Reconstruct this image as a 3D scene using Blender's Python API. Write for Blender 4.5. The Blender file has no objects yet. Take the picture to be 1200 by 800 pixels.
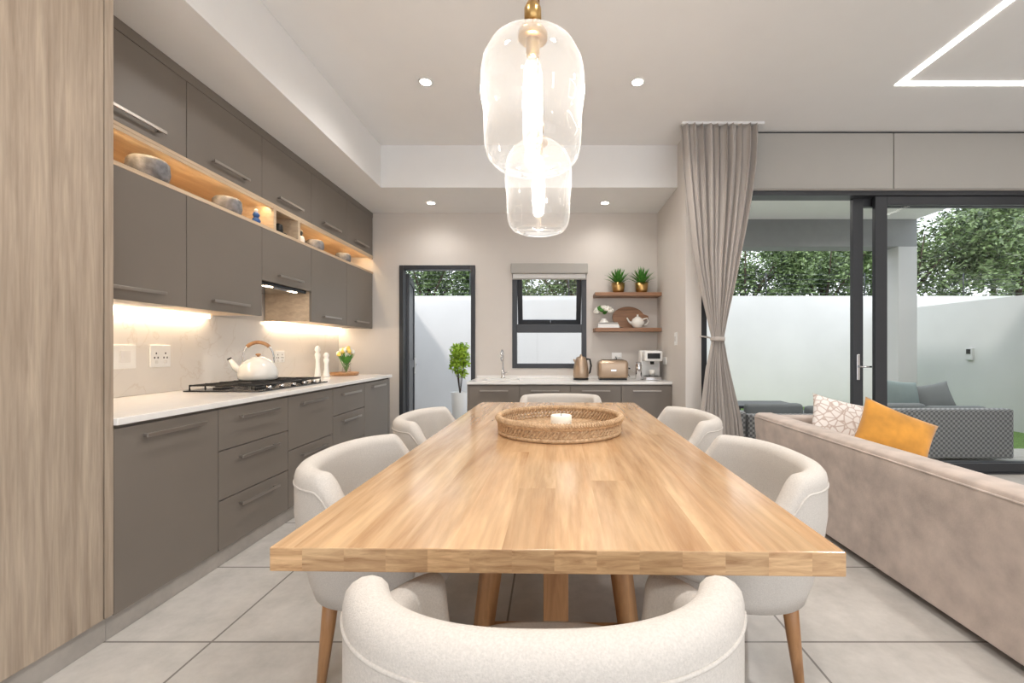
import bpy, bmesh, math, random
from math import sin, cos, pi, radians
from mathutils import Vector, Matrix, Euler
random.seed(7)
scene = bpy.context.scene
COL = scene.collection

# ------------------------------------------------------------ materials
def lin(c):
    return tuple(((v/255.0)/12.92 if v/255.0 <= 0.04045 else (((v/255.0)+0.055)/1.055)**2.4) for v in c)
def newmat(name):
    m = bpy.data.materials.new(name); m.use_nodes = True
    nt = m.node_tree; b = nt.nodes['Principled BSDF']
    return m, nt, b
def N(nt, t, **kw):
    n = nt.nodes.new(t)
    for k, v in kw.items(): setattr(n, k, v)
    return n
def plain(name, c, rough=0.5, metal=0.0, var=0.04, nscale=6.0, bump=0.0, bscale=200.0, coat=0.0, sheen=0.0, spec=None, ndetail=4):
    m, nt, b = newmat(name)
    L = lin(c)
    tc = N(nt, 'ShaderNodeTexCoord')
    nz = N(nt, 'ShaderNodeTexNoise'); nz.inputs['Scale'].default_value = nscale; nz.inputs['Detail'].default_value = ndetail
    nt.links.new(tc.outputs['Object'], nz.inputs['Vector'])
    mr = N(nt, 'ShaderNodeMapRange'); mr.inputs[1].default_value = 0.3; mr.inputs[2].default_value = 0.7
    nt.links.new(nz.outputs['Fac'], mr.inputs[0])
    mx = N(nt, 'ShaderNodeMix', data_type='RGBA')
    mx.inputs[6].default_value = tuple(max(0, v*(1-var)) for v in L)+(1,)
    mx.inputs[7].default_value = tuple(min(1, v*(1+var)) for v in L)+(1,)
    nt.links.new(mr.outputs[0], mx.inputs[0]); nt.links.new(mx.outputs[2], b.inputs['Base Color'])
    b.inputs['Roughness'].default_value = rough; b.inputs['Metallic'].default_value = metal
    if coat: b.inputs['Coat Weight'].default_value = coat; b.inputs['Coat Roughness'].default_value = 0.08
    if sheen: b.inputs['Sheen Weight'].default_value = sheen
    if spec is not None: b.inputs['Specular IOR Level'].default_value = spec
    if bump:
        n2 = N(nt, 'ShaderNodeTexNoise'); n2.inputs['Scale'].default_value = bscale; n2.inputs['Detail'].default_value = 3
        nt.links.new(tc.outputs['Object'], n2.inputs['Vector'])
        bp = N(nt, 'ShaderNodeBump'); bp.inputs['Strength'].default_value = bump; bp.inputs['Distance'].default_value = 0.004
        nt.links.new(n2.outputs['Fac'], bp.inputs['Height']); nt.links.new(bp.outputs['Normal'], b.inputs['Normal'])
    return m
def wood(name, c1, c2, scale=(30, 1.5, 30), plank=None, pvar=0.16, rough=0.4, coat=0.0, bump=0.15, fine=0.0):
    """plank=(axis,width,lenaxis,length)"""
    m, nt, b = newmat(name)
    tc = N(nt, 'ShaderNodeTexCoord'); mp = N(nt, 'ShaderNodeMapping'); mp.inputs['Scale'].default_value = scale
    nz = N(nt, 'ShaderNodeTexNoise'); nz.inputs['Scale'].default_value = 1.0; nz.inputs['Detail'].default_value = 8; nz.inputs['Roughness'].default_value = 0.65; nz.inputs['Distortion'].default_value = 0.6
    vec = tc.outputs['Object']
    rnd = None
    if plank:
        sep = N(nt, 'ShaderNodeSeparateXYZ'); nt.links.new(vec, sep.inputs[0])
        d = N(nt, 'ShaderNodeMath', operation='DIVIDE'); d.inputs[1].default_value = plank[1]
        nt.links.new(sep.outputs[plank[0]], d.inputs[0])
        fl = N(nt, 'ShaderNodeMath', operation='FLOOR'); nt.links.new(d.outputs[0], fl.inputs[0])
        w1 = N(nt, 'ShaderNodeTexWhiteNoise', noise_dimensions='1D'); nt.links.new(fl.outputs[0], w1.inputs['W'])
        d2 = N(nt, 'ShaderNodeMath', operation='DIVIDE'); d2.inputs[1].default_value = plank[3]
        nt.links.new(sep.outputs[plank[2]], d2.inputs[0])
        ad = N(nt, 'ShaderNodeMath', operation='ADD'); nt.links.new(d2.outputs[0], ad.inputs[0]); nt.links.new(w1.outputs['Value'], ad.inputs[1])
        f2 = N(nt, 'ShaderNodeMath', operation='FLOOR'); nt.links.new(ad.outputs[0], f2.inputs[0])
        cb = N(nt, 'ShaderNodeCombineXYZ'); nt.links.new(fl.outputs[0], cb.inputs[0]); nt.links.new(f2.outputs[0], cb.inputs[1])
        wn = N(nt, 'ShaderNodeTexWhiteNoise', noise_dimensions='3D'); nt.links.new(cb.outputs[0], wn.inputs['Vector'])
        rnd = wn.outputs['Value']
        va = N(nt, 'ShaderNodeVectorMath', operation='MULTIPLY_ADD')
        nt.links.new(wn.outputs['Color'], va.inputs[0]); va.inputs[1].default_value = (3, 3, 3); nt.links.new(vec, va.inputs[2])
        vec = va.outputs[0]
    nt.links.new(vec, mp.inputs['Vector']); nt.links.new(mp.outputs[0], nz.inputs['Vector'])
    cr = N(nt, 'ShaderNodeValToRGB')
    cr.color_ramp.elements[0].position = 0.3; cr.color_ramp.elements[0].color = lin(c1)+(1,)
    cr.color_ramp.elements[1].position = 0.7; cr.color_ramp.elements[1].color = lin(c2)+(1,)
    nt.links.new(nz.outputs['Fac'], cr.inputs[0])
    out = cr.outputs[0]
    if fine:
        m2 = N(nt, 'ShaderNodeMapping'); m2.inputs['Scale'].default_value = tuple(v*5 for v in scale)
        n3 = N(nt, 'ShaderNodeTexNoise'); n3.inputs['Scale'].default_value = 1.0; n3.inputs['Detail'].default_value = 3
        nt.links.new(vec, m2.inputs['Vector']); nt.links.new(m2.outputs[0], n3.inputs['Vector'])
        h3 = N(nt, 'ShaderNodeHueSaturation'); r3 = N(nt, 'ShaderNodeMapRange'); r3.inputs[1].default_value = .3; r3.inputs[2].default_value = .7
        r3.inputs[3].default_value = 1-fine; r3.inputs[4].default_value = 1+fine
        nt.links.new(n3.outputs['Fac'], r3.inputs[0]); nt.links.new(r3.outputs[0], h3.inputs['Value']); nt.links.new(out, h3.inputs['Color']); out = h3.outputs[0]
    if rnd is not None:
        hsv = N(nt, 'ShaderNodeHueSaturation')
        mr = N(nt, 'ShaderNodeMapRange'); mr.inputs[3].default_value = 1-pvar; mr.inputs[4].default_value = 1+pvar
        nt.links.new(rnd, mr.inputs[0]); nt.links.new(mr.outputs[0], hsv.inputs['Value']); nt.links.new(out, hsv.inputs['Color'])
        out = hsv.outputs[0]
    nt.links.new(out, b.inputs['Base Color'])
    b.inputs['Roughness'].default_value = rough
    if coat: b.inputs['Coat Weight'].default_value = coat; b.inputs['Coat Roughness'].default_value = 0.12
    bp = N(nt, 'ShaderNodeBump'); bp.inputs['Strength'].default_value = bump; bp.inputs['Distance'].default_value = 0.001
    nt.links.new(nz.outputs['Fac'], bp.inputs['Height']); nt.links.new(bp.outputs['Normal'], b.inputs['Normal'])
    return m
def emis(name, c, s):
    m, nt, b = newmat(name)
    b.inputs['Base Color'].default_value = lin(c)+(1,)
    b.inputs['Emission Color'].default_value = lin(c)+(1,); b.inputs['Emission Strength'].default_value = s
    return m
def glass(name, tint=(1, 1, 1), base=0.03, gain=1.0, haze=0.0, power=5.0):
    m = bpy.data.materials.new(name); m.use_nodes = True; nt = m.node_tree; nt.nodes.clear()
    o = N(nt, 'ShaderNodeOutputMaterial'); t = N(nt, 'ShaderNodeBsdfTransparent'); t.inputs[0].default_value = tint+(1,)
    g = N(nt, 'ShaderNodeBsdfGlossy'); g.inputs['Roughness'].default_value = 0.02
    lw = N(nt, 'ShaderNodeLayerWeight'); lw.inputs[0].default_value = 0.5
    pw = N(nt, 'ShaderNodeMath', operation='POWER'); pw.inputs[1].default_value = power
    ma = N(nt, 'ShaderNodeMath', operation='MULTIPLY_ADD'); ma.inputs[1].default_value = gain; ma.inputs[2].default_value = base; ma.use_clamp = True
    mx = N(nt, 'ShaderNodeMixShader')
    nt.links.new(lw.outputs['Facing'], pw.inputs[0]); nt.links.new(pw.outputs[0], ma.inputs[0]); nt.links.new(ma.outputs[0], mx.inputs[0])
    nt.links.new(t.outputs[0], mx.inputs[1]); nt.links.new(g.outputs[0], mx.inputs[2])
    last = mx.outputs[0]
    if haze:
        df = N(nt, 'ShaderNodeBsdfTranslucent'); df.inputs[0].default_value = (1, 1, 1, 1)
        m2 = N(nt, 'ShaderNodeMixShader')
        hz = N(nt, 'ShaderNodeMath', operation='MULTIPLY_ADD'); hz.inputs[1].default_value = haze*3; hz.inputs[2].default_value = haze; hz.use_clamp = True
        nt.links.new(pw.outputs[0], hz.inputs[0]); nt.links.new(hz.outputs[0], m2.inputs[0])
        nt.links.new(last, m2.inputs[1]); nt.links.new(df.outputs[0], m2.inputs[2]); last = m2.outputs[0]
    nt.links.new(last, o.inputs[0])
    return m
def tile_mat(name, c, grout, bw, bh, ox, oy, mortar=0.004, rough=0.35):
    m, nt, b = newmat(name)
    tc = N(nt, 'ShaderNodeTexCoord'); mp = N(nt, 'ShaderNodeMapping'); mp.inputs['Location'].default_value = (ox, oy, 0)
    br = N(nt, 'ShaderNodeTexBrick'); br.offset = 0.0; br.squash = 1.0
    br.inputs['Scale'].default_value = 1.0; br.inputs['Brick Width'].default_value = bw; br.inputs['Row Height'].default_value = bh
    br.inputs['Mortar Size'].default_value = mortar; br.inputs['Mortar Smooth'].default_value = 0.1; br.inputs['Bias'].default_value = 0
    L = lin(c)
    nz = N(nt, 'ShaderNodeTexNoise'); nz.inputs['Scale'].default_value = 5; nz.inputs['Detail'].default_value = 10; nz.inputs['Roughness'].default_value = 0.7
    cr = N(nt, 'ShaderNodeValToRGB'); cr.color_ramp.elements[0].position = 0.3; cr.color_ramp.elements[1].position = 0.72
    cr.color_ramp.elements[0].color = tuple(v*0.82 for v in L)+(1,); cr.color_ramp.elements[1].color = tuple(min(1, v*1.12) for v in L)+(1,)
    nt.links.new(tc.outputs['Object'], mp.inputs[0]); nt.links.new(mp.outputs[0], br.inputs[0]); nt.links.new(tc.outputs['Object'], nz.inputs[0])
    nt.links.new(nz.outputs['Fac'], cr.inputs[0]); nt.links.new(cr.outputs[0], br.inputs['Color1']); nt.links.new(cr.outputs[0], br.inputs['Color2'])
    br.inputs['Mortar'].default_value = lin(grout)+(1,)
    nt.links.new(br.outputs['Color'], b.inputs['Base Color']); b.inputs['Roughness'].default_value = rough
    return m

M_wall = plain('wall_paint', (212, 206, 200), 0.85, var=0.01)
M_ceil = plain('ceiling_paint', (233, 233, 233), 0.9, var=0.008)
M_hdr = plain('header_panel_paint', (172, 169, 164), 0.7, var=0.01)
M_cab = plain('taupe_cabinet_laminate', (120, 112, 104), 0.4, var=0.03, nscale=3)
M_cabside = plain('cabinet_carcass_grey', (134, 125, 117), 0.5)
M_plinth = tile_mat('plinth_tile', (180, 174, 167), (150, 146, 140), 5, 5, 0.3, 0.3)
M_handle = plain('handle_brushed_metal', (166, 159, 152), 0.32, 0.85)
M_quartz = plain('white_quartz', (236, 234, 231), 0.15, var=0.02, nscale=30)
M_tallwood = wood('greyed_oak_laminate', (142, 126, 110), (186, 170, 152), (22, 22, 1.0), rough=0.55, bump=0.2, fine=.1)
M_shelfwood = wood('light_oak_laminate', (196, 170, 142), (228, 208, 180), (14, 1.5, 30), rough=0.5)
M_brownwood = wood('brown_shelf_wood', (118, 84, 60), (164, 122, 90), (2, 20, 30), rough=0.45)
M_table = wood('oak_table_top', (176, 134, 94), (222, 186, 144), (11, .9, 11), plank=(0, 0.118, 1, 5.5), pvar=0.11, rough=0.22, coat=0.4, bump=0.06, fine=.1)
M_tedge = wood('oak_table_end_grain', (154, 114, 76), (222, 186, 142), (7, 20, 55), plank=(0, 0.095, 2, 9.0), pvar=0.14, rough=0.4, bump=0.1)
M_leg = wood('oak_legs', (156, 110, 70), (198, 150, 104), (25, 25, 3), rough=0.4)
M_fabric = plain('cream_woven_fabric', (203, 197, 190), 0.95, var=0.08, nscale=260, bump=0.25, bscale=420, sheen=0.0, spec=.2)
M_suede = plain('beige_suede', (184, 168, 157), 0.85, var=0.19, nscale=9, bump=0.15, bscale=120, sheen=0.25, ndetail=12)
M_curt = plain('greige_curtain_fabric', (180, 173, 167), 0.9, var=0.02, bump=0.3, bscale=400, sheen=0.1)
M_dark = plain('charcoal_aluminium', (64, 66, 70), 0.42, 0.4, var=0.02)
M_darkin = plain('black_rubber', (22, 22, 24), 0.6)
M_white = plain('white_plastic', (240, 240, 238), 0.35, var=0.01)
M_enamel = plain('white_enamel', (238, 236, 230), 0.12, var=0.01, coat=0.6)
M_chrome = plain('chrome', (210, 210, 212), 0.12, 1.0, var=0.01)
M_gold = plain('brass', (190, 154, 100), 0.28, 1.0, var=0.03)
M_bronze = plain('champagne_metal', (176, 154, 132), 0.28, 0.6, var=0.02)
M_stone = plain('grey_stone', (128, 128, 132), 0.8, var=0.35, nscale=28, bump=0.5, bscale=80)
M_rattan = wood('rattan', (160, 126, 92), (218, 186, 148), (60, 60, 60), rough=0.6)
M_candle = plain('candle_wax', (244, 238, 224), 0.5)
M_iron = plain('black_cast_iron', (28, 28, 28), 0.5)
M_steel = plain('steel_hob', (70, 70, 72), 0.25, 0.9)
M_ext = plain('exterior_white_plaster', (220, 219, 218), 0.9, var=0.03, nscale=1.5)
M_ext2 = plain('exterior_grey_plaster', (200, 200, 198), 0.9, var=0.04, nscale=1.5)
M_soffit = plain('exterior_soffit_white', (244, 244, 242), 0.9, var=0.01)
M_beam = plain('exterior_dark_beam', (140, 142, 142), 0.8)
M_grass = plain('grass', (96, 128, 56), 0.9, var=0.4, nscale=40, bump=1, bscale=90)
M_floor = tile_mat('porcelain_floor_tile', (198, 193, 187), (134, 129, 124), 1.2, 0.6, 1.39, 0.05, mortar=.005, rough=.24)
M_patio = tile_mat('patio_paver', (196, 192, 186), (150, 146, 140), 0.6, 0.6, 0, 0)
M_yel = plain('mustard_velvet', (204, 142, 50), 0.8, var=0.24, nscale=8, sheen=0.3)
M_cushg = plain('grey_outdoor_fabric', (116, 122, 124), 0.9, var=0.05)
M_cusht = plain('teal_grey_fabric', (130, 146, 146), 0.9, var=0.06)
M_glass = glass('window_glass', (0.985, 0.99, 0.99), 0.02, 0.8)
M_pend = glass('pendant_glass', (0.985, 0.985, 0.985), 0.045, 1.0, haze=0.055, power=3.0)
M_led = emis('led_warm_white', (255, 232, 202), 16)
M_ledn = emis('led_niche', (255, 228, 182), 32)
M_ledw = emis('led_cool_white', (255, 250, 242), 9)
M_lens = emis('downlight_lens', (255, 244, 228), 28)
M_fil = emis('filament', (255, 226, 178), 18)
M_filt = emis('filament_tube', (255, 244, 230), 5)
M_blue = plain('blue_paint', (40, 84, 150), 0.4)
M_soil = plain('bark_brown', (72, 60, 50), 0.9)
M_greenp = plain('green_leaf', (76, 138, 54), 0.5, var=0.25, nscale=30)
M_bush = plain('lime_leaf', (168, 200, 60), 0.6, var=0.35, nscale=30)
M_petal = plain('white_petal', (246, 244, 236), 0.6)
M_petaly = plain('yellow_tulip', (244, 214, 110), 0.6)

def leafmat():
    m, nt, b = newmat('tree_leaves')
    tc = N(nt, 'ShaderNodeTexCoord'); nz = N(nt, 'ShaderNodeTexWhiteNoise', noise_dimensions='3D')
    sn = N(nt, 'ShaderNodeVectorMath', operation='SNAP'); sn.inputs[1].default_value = (0.12, 0.12, 0.12)
    nt.links.new(tc.outputs['Object'], sn.inputs[0]); nt.links.new(sn.outputs[0], nz.inputs['Vector'])
    cr = N(nt, 'ShaderNodeValToRGB')
    cr.color_ramp.elements[0].color = lin((36, 54, 34))+(1,); cr.color_ramp.elements[1].color = lin((144, 166, 112))+(1,)
    nt.links.new(nz.outputs['Value'], cr.inputs[0]); nt.links.new(cr.outputs[0], b.inputs['Base Color'])
    b.inputs['Roughness'].default_value = 0.35
    return m
M_leaf = leafmat()
def quartzvein():
    m, nt, b = newmat('veined_quartz_backsplash')
    tc = N(nt, 'ShaderNodeTexCoord'); nz = N(nt, 'ShaderNodeTexNoise'); nz.inputs['Scale'].default_value = 1.5; nz.inputs['Detail'].default_value = 6; nz.inputs['Distortion'].default_value = 1.0
    s = N(nt, 'ShaderNodeMath', operation='SUBTRACT'); s.inputs[1].default_value = 0.5
    a = N(nt, 'ShaderNodeMath', operation='ABSOLUTE')
    cr = N(nt, 'ShaderNodeValToRGB'); cr.color_ramp.elements[0].position = 0.0; cr.color_ramp.elements[0].color = lin((217, 209, 200))+(1,)
    cr.color_ramp.elements[1].position = 0.007; cr.color_ramp.elements[1].color = lin((226, 221, 215))+(1,)
    nt.links.new(tc.outputs['Object'], nz.inputs[0]); nt.links.new(nz.outputs['Fac'], s.inputs[0]); nt.links.new(s.outputs[0], a.inputs[0])
    nt.links.new(a.outputs[0], cr.inputs[0]); nt.links.new(cr.outputs[0], b.inputs['Base Color']); b.inputs['Roughness'].default_value = 0.2
    return m
M_splash = quartzvein()
def wickermat():
    m, nt, b = newmat('grey_wicker')
    tc = N(nt, 'ShaderNodeTexCoord'); ck = N(nt, 'ShaderNodeTexChecker'); ck.inputs['Scale'].default_value = 38
    ck.inputs['Color1'].default_value = lin((150, 152, 152))+(1,); ck.inputs['Color2'].default_value = lin((96, 98, 100))+(1,)
    nt.links.new(tc.outputs['Object'], ck.inputs[0]); nt.links.new(ck.outputs['Color'], b.inputs['Base Color']); b.inputs['Roughness'].default_value = 0.6
    return m
M_wick = wickermat()
def patternmat():
    m, nt, b = newmat('patterned_cushion')
    tc = N(nt, 'ShaderNodeTexCoord'); v = N(nt, 'ShaderNodeTexVoronoi', feature='DISTANCE_TO_EDGE'); v.inputs['Scale'].default_value = 22
    cr = N(nt, 'ShaderNodeValToRGB'); cr.color_ramp.elements[0].position = 0.03; cr.color_ramp.elements[0].color = lin((196, 178, 168))+(1,)
    cr.color_ramp.elements[1].position = 0.12; cr.color_ramp.elements[1].color = lin((236, 230, 226))+(1,)
    nt.links.new(tc.outputs['Object'], v.inputs[0]); nt.links.new(v.outputs['Distance'], cr.inputs[0]); nt.links.new(cr.outputs[0], b.inputs['Base Color']); b.inputs['Roughness'].default_value = 0.9
    return m
M_pat = patternmat()

# ------------------------------------------------------------ helpers
def group(name, loc=(0, 0, 0), rotz=0.0):
    e = bpy.data.objects.new(name, None); e.location = loc; e.rotation_euler = (0, 0, rotz); e.empty_display_size = 0.1
    COL.objects.link(e)
    return e
def attach(o, p, world=True):
    if p is not None:
        o.parent = p
        if world: o.matrix_parent_inverse = Matrix.Translation(-Vector(p.location))
def mesh(name, vs, fs, mat, parent=None, smooth=False, world=True, bevel=0.0, sub=0, solid=0.0, seg=2):
    me = bpy.data.meshes.new(name); me.from_pydata([tuple(v) for v in vs], [], fs); me.update()
    bm = bmesh.new(); bm.from_mesh(me); bmesh.ops.recalc_face_normals(bm, faces=bm.faces); bm.to_mesh(me); bm.free()
    if mat: me.materials.append(mat)
    if smooth:
        for p in me.polygons: p.use_smooth = True
    o = bpy.data.objects.new(name, me); COL.objects.link(o); attach(o, parent, world)
    if solid:
        md = o.modifiers.new('sol', 'SOLIDIFY'); md.thickness = solid
    if bevel:
        md = o.modifiers.new('bev', 'BEVEL'); md.width = bevel; md.segments = seg; md.limit_method = 'ANGLE'
        if seg > 2:
            for p in me.polygons: p.use_smooth = True
    if sub:
        md = o.modifiers.new('sub', 'SUBSURF'); md.levels = sub; md.render_levels = sub
    return o
def box(name, x0, x1, y0, y1, z0, z1, mat, parent=None, bevel=0.0, world=True, seg=2):
    vs = [(x0, y0, z0), (x1, y0, z0), (x1, y1, z0), (x0, y1, z0), (x0, y0, z1), (x1, y0, z1), (x1, y1, z1), (x0, y1, z1)]
    fs = [(0, 3, 2, 1), (4, 5, 6, 7), (0, 1, 5, 4), (1, 2, 6, 5), (2, 3, 7, 6), (3, 0, 4, 7)]
    return mesh(name, vs, fs, mat, parent, bevel=bevel, world=world, seg=seg)
def lathe(name, prof, mat, loc=(0, 0, 0), parent=None, seg=40, world=True, sx=1, sy=1, smooth=True):
    vs = []; fs = []; n = len(prof)
    for i in range(seg):
        a = 2*pi*i/seg
        for r, z in prof: vs.append((loc[0]+r*cos(a)*sx, loc[1]+r*sin(a)*sy, loc[2]+z))
    for i in range(seg):
        j = (i+1) % seg
        for k in range(n-1): fs.append((i*n+k, j*n+k, j*n+k+1, i*n+k+1))
    if prof[0][0] > 1e-4: fs.append(tuple(i*n for i in range(seg)))
    if prof[-1][0] > 1e-4: fs.append(tuple(i*n+n-1 for i in range(seg)))
    o = mesh(name, vs, fs, mat, parent, smooth=False, world=world)
    bm = bmesh.new(); bm.from_mesh(o.data); bmesh.ops.remove_doubles(bm, verts=bm.verts, dist=1e-5); bm.to_mesh(o.data); bm.free()
    if smooth:
        for p in o.data.polygons: p.use_smooth = len(p.vertices) <= 4
    return o
def tube(name, pts, r, mat, parent=None, world=True, closed=False, seg=8, radii=None):
    vs = []; fs = []; n = len(pts); P = [Vector(p) for p in pts]
    up0 = None
    for i, p in enumerate(P):
        if closed: t = P[(i+1) % n]-P[i-1]
        else: t = P[min(i+1, n-1)]-P[max(i-1, 0)]
        t.normalize()
        if up0 is None: up0 = Vector((0, 0, 1)) if abs(t.z) < 0.9 else Vector((1, 0, 0))
        s = t.cross(up0)
        if s.length < 1e-4: s = t.cross(Vector((0, 1, 0)))
        s.normalize(); u = s.cross(t).normalized(); up0 = u
        rr = radii[i] if radii else r
        for k in range(seg):
            a = 2*pi*k/seg; vs.append(p+s*cos(a)*rr+u*sin(a)*rr)
    m = n if closed else n-1
    for i in range(m):
        j = (i+1) % n
        for k in range(seg):
            l = (k+1) % seg; fs.append((i*seg+k, i*seg+l, j*seg+l, j*seg+k))
    if not closed:
        fs.append(tuple(range(seg))[::-1]); fs.append(tuple((n-1)*seg+k for k in range(seg)))
    o = mesh(name, vs, fs, mat, parent, world=world)
    for p in o.data.polygons: p.use_smooth = len(p.vertices) == 4
    return o
def ring(c, R, z, n=48, a0=0): return [(c[0]+R*cos(a0+2*pi*i/n), c[1]+R*sin(a0+2*pi*i/n), z) for i in range(n)]
def joinall(objs, name):
    bm = bmesh.new(); mats = []
    for o in objs:
        base = len(bm.faces); me = o.data; idx = []
        for m in me.materials:
            if m not in mats: mats.append(m)
            idx.append(mats.index(m))
        bm.from_mesh(me); bm.faces.ensure_lookup_table()
        for f in bm.faces[base:]: f.material_index = idx[f.material_index] if idx else 0
    me = bpy.data.meshes.new(name); bm.to_mesh(me); bm.free()
    for m in mats: me.materials.append(m)
    par = objs[0].parent; inv = objs[0].matrix_parent_inverse.copy()
    for o in objs: bpy.data.objects.remove(o)
    o = bpy.data.objects.new(name, me); COL.objects.link(o)
    if par: o.parent = par; o.matrix_parent_inverse = inv
    return o

WX = -2.57; BY = 5.15; SY = 4.07; NX = 1.29; CZ = 3.27; LZ = 2.84; RX = 6.2; RY = -2.6
# ------------------------------------------------------------ shell
box('floor', WX, RX, RY, BY, -0.1, 0, M_floor)
box('wall_left', WX-0.2, WX, RY-0.2, BY+0.2, -0.1, 3.5, M_wall)
def wall_xz(name, x0, x1, z0, z1, y0, y1, holes, mat):
    xs = sorted(set([x0, x1]+[h[0] for h in holes]+[h[1] for h in holes]))
    objs = []
    for a, b in zip(xs[:-1], xs[1:]):
        hs = sorted([h for h in holes if h[0] <= a+1e-6 and h[1] >= b-1e-6], key=lambda h: h[2])
        z = z0
        for h in hs:
            if h[2] > z+1e-4: objs.append(box('p', a, b, y0, y1, z, h[2], mat))
            z = h[3]
        if z < z1-1e-4: objs.append(box('p', a, b, y0, y1, z, z1, mat))
    return joinall(objs, name)
DX0, DX1, DZ = -1.82, -0.906, 2.21
VX0, VX1, VZ0, VZ1 = -0.46, 0.435, 0.97, 2.21
wall_xz('wall_back', WX, NX+0.2, -0.1, 3.5, BY, BY+0.2, [(DX0, DX1, -0.1, DZ), (VX0, VX1, VZ0, VZ1)], M_wall)
box('wall_niche_side', NX, NX+0.2, SY+0.2, BY, -0.1, 3.5, M_wall)
OX0, OX1, OZ = 1.44, 5.4, 2.72
wall_xz('wall_sliding', NX, RX+0.2, -0.1, 3.5, SY, SY+0.2, [(OX0, OX1, -0.1, OZ)], M_wall)
box('wall_right', RX, RX+0.2, RY-0.2, SY, -0.1, 3.5, M_wall)
wall_xz('wall_rear', WX, RX, -0.1, 3.5, RY-0.2, RY, [(-1.9, 5.6, -0.1, 2.9)], M_wall)  # unseen wall; its wide opening is added to let sky light in
box('ceiling', WX, RX, RY, BY, CZ, CZ+0.15, M_ceil)
g = group('ceiling_bulkhead', (-1, 4.5, 3.0))
box('bulkhead_left', WX, -1.72, RY, BY, LZ, CZ-0.001, M_ceil, g)
box('bulkhead_back', -1.72, NX, 4.33, BY, LZ, CZ-0.001, M_ceil, g)
g = group('wall_header_panel', (3, SY, 3))
box('panel_1', 1.33, 3.255, SY-0.02, SY-0.001, 2.725, 3.25, M_hdr, g, 0.003)
box('panel_2', 3.265, RX-0.01, SY-0.02, SY-0.001, 2.725, 3.25, M_hdr, g, 0.003)
box('shadow_gap', 1.33, RX-0.01, SY-0.005, SY-0.0005, 3.25, CZ-0.001, M_dark, g)
g = group('added_fill_window', (2, RY-0.1, 1.4))  # made-up glazing behind the camera, added so the sky fills the room
for i in range(6):
    x = -1.9+7.5*i/5
    box('mullion_%d' % i, x-0.03 if 0 < i else x, x+0.03 if i < 5 else x, RY-0.13, RY-0.07, 0, 2.9, M_dark, g)
box('head', -1.9, 5.6, RY-0.13, RY-0.07, 2.83, 2.9, M_dark, g)
box('sill', -1.9, 5.6, RY-0.13, RY-0.07, 0.0, 0.06, M_dark, g)

# ------------------------------------------------------------ door and window (back wall)
def frame_xz(g, pre, x0, x1, z0, z1, y0, y1, t, mat, bottom=True):
    box(pre+'_jamb_l', x0, x0+t, y0, y1, z0, z1, mat, g, 0.003); box(pre+'_jamb_r', x1-t, x1, y0, y1, z0, z1, mat, g, 0.003)
    box(pre+'_head', x0+t, x1-t, y0, y1, z1-t, z1, mat, g, 0.003)
    if bottom: box(pre+'_sill', x0+t, x1-t, y0, y1, z0, z0+t, mat, g, 0.003)
g = group('door_1', (-1.36, BY, 1.1))
frame_xz(g, 'frame', DX0+0.001, DX1-0.001, 0, DZ-0.001, BY-0.02, BY+0.09, 0.05, M_dark, False)
ang = radians(103)
def leafbox(nm, u0, u1, z0, z1, mat, t=0.045, off=0.0):
    d = Vector((cos(ang), sin(ang), 0)); n = Vector((sin(ang), -cos(ang), 0)); b0 = Vector((DX0+0.055, BY+0.11, 0))
    vs = []
    for z in (z0, z1):
        for (u, w) in ((u0, -t/2+off), (u1, -t/2+off), (u1, t/2+off), (u0, t/2+off)): vs.append(b0+d*u+n*w+Vector((0, 0, z)))
    mesh(nm, vs, [(0, 3, 2, 1), (4, 5, 6, 7), (0, 1, 5, 4), (1, 2, 6, 5), (2, 3, 7, 6), (3, 0, 4, 7)], mat, g)
leafbox('leaf_stile_1', 0, 0.09, 0.02, 2.13, M_dark); leafbox('leaf_stile_2', 0.73, 0.82, 0.02, 2.13, M_dark)
leafbox('leaf_rail_top', 0.09, 0.73, 2.04, 2.13, M_dark); leafbox('leaf_rail_bottom', 0.09, 0.73, 0.02, 0.2, M_dark); leafbox('leaf_rail_mid', 0.09, 0.73, 0.95, 1.05, M_dark)
leafbox('leaf_panel_upper', 0.09, 0.73, 1.05, 2.04, M_dark, 0.02); leafbox('leaf_panel_lower', 0.09, 0.73, 0.2, 0.95, M_dark, 0.02)
leafbox('handle_plate', 0.755, 0.79, 0.86, 1.08, M_white, 0.012, 0.03)
leafbox('handle_lever', 0.66, 0.785, 0.97, 0.995, M_chrome, 0.015, 0.065)

g = group('window_1', (0, BY, 1.6))
frame_xz(g, 'frame', VX0+0.001, VX1-0.001, VZ0+0.001, VZ1-0.001, BY-0.015, BY+0.08, 0.055, M_dark)
box('transom', VX0+0.056, VX1-0.056, BY-0.01, BY+0.07, 1.40, 1.50, M_dark, g, 0.003)
mesh('glass_low', [(VX0+.056, BY+.03, VZ0+.056), (VX1-.056, BY+.03, VZ0+.056), (VX1-.056, BY+.03, 1.40), (VX0+.056, BY+.03, 1.40)], [(0, 1, 2, 3)], M_glass, g)
def tiltbox(nm, x0, x1, s0, s1, mat, t):
    a = radians(14); o = Vector((0, BY+0.09, VZ1-0.06)); d = Vector((0, sin(a), -cos(a))); n = Vector((0, cos(a), sin(a)))
    vs = []
    for s in (s0, s1):
        for (x, w) in ((x0, 0), (x1, 0), (x1, t), (x0, t)): vs.append(o+d*s+n*w+Vector((x, 0, 0)))
    mesh(nm, vs, [(0, 3, 2, 1), (4, 5, 6, 7), (0, 1, 5, 4), (1, 2, 6, 5), (2, 3, 7, 6), (3, 0, 4, 7)], mat, g)
sx0, sx1, sl = VX0+0.05, VX1-0.05, 0.66
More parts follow.
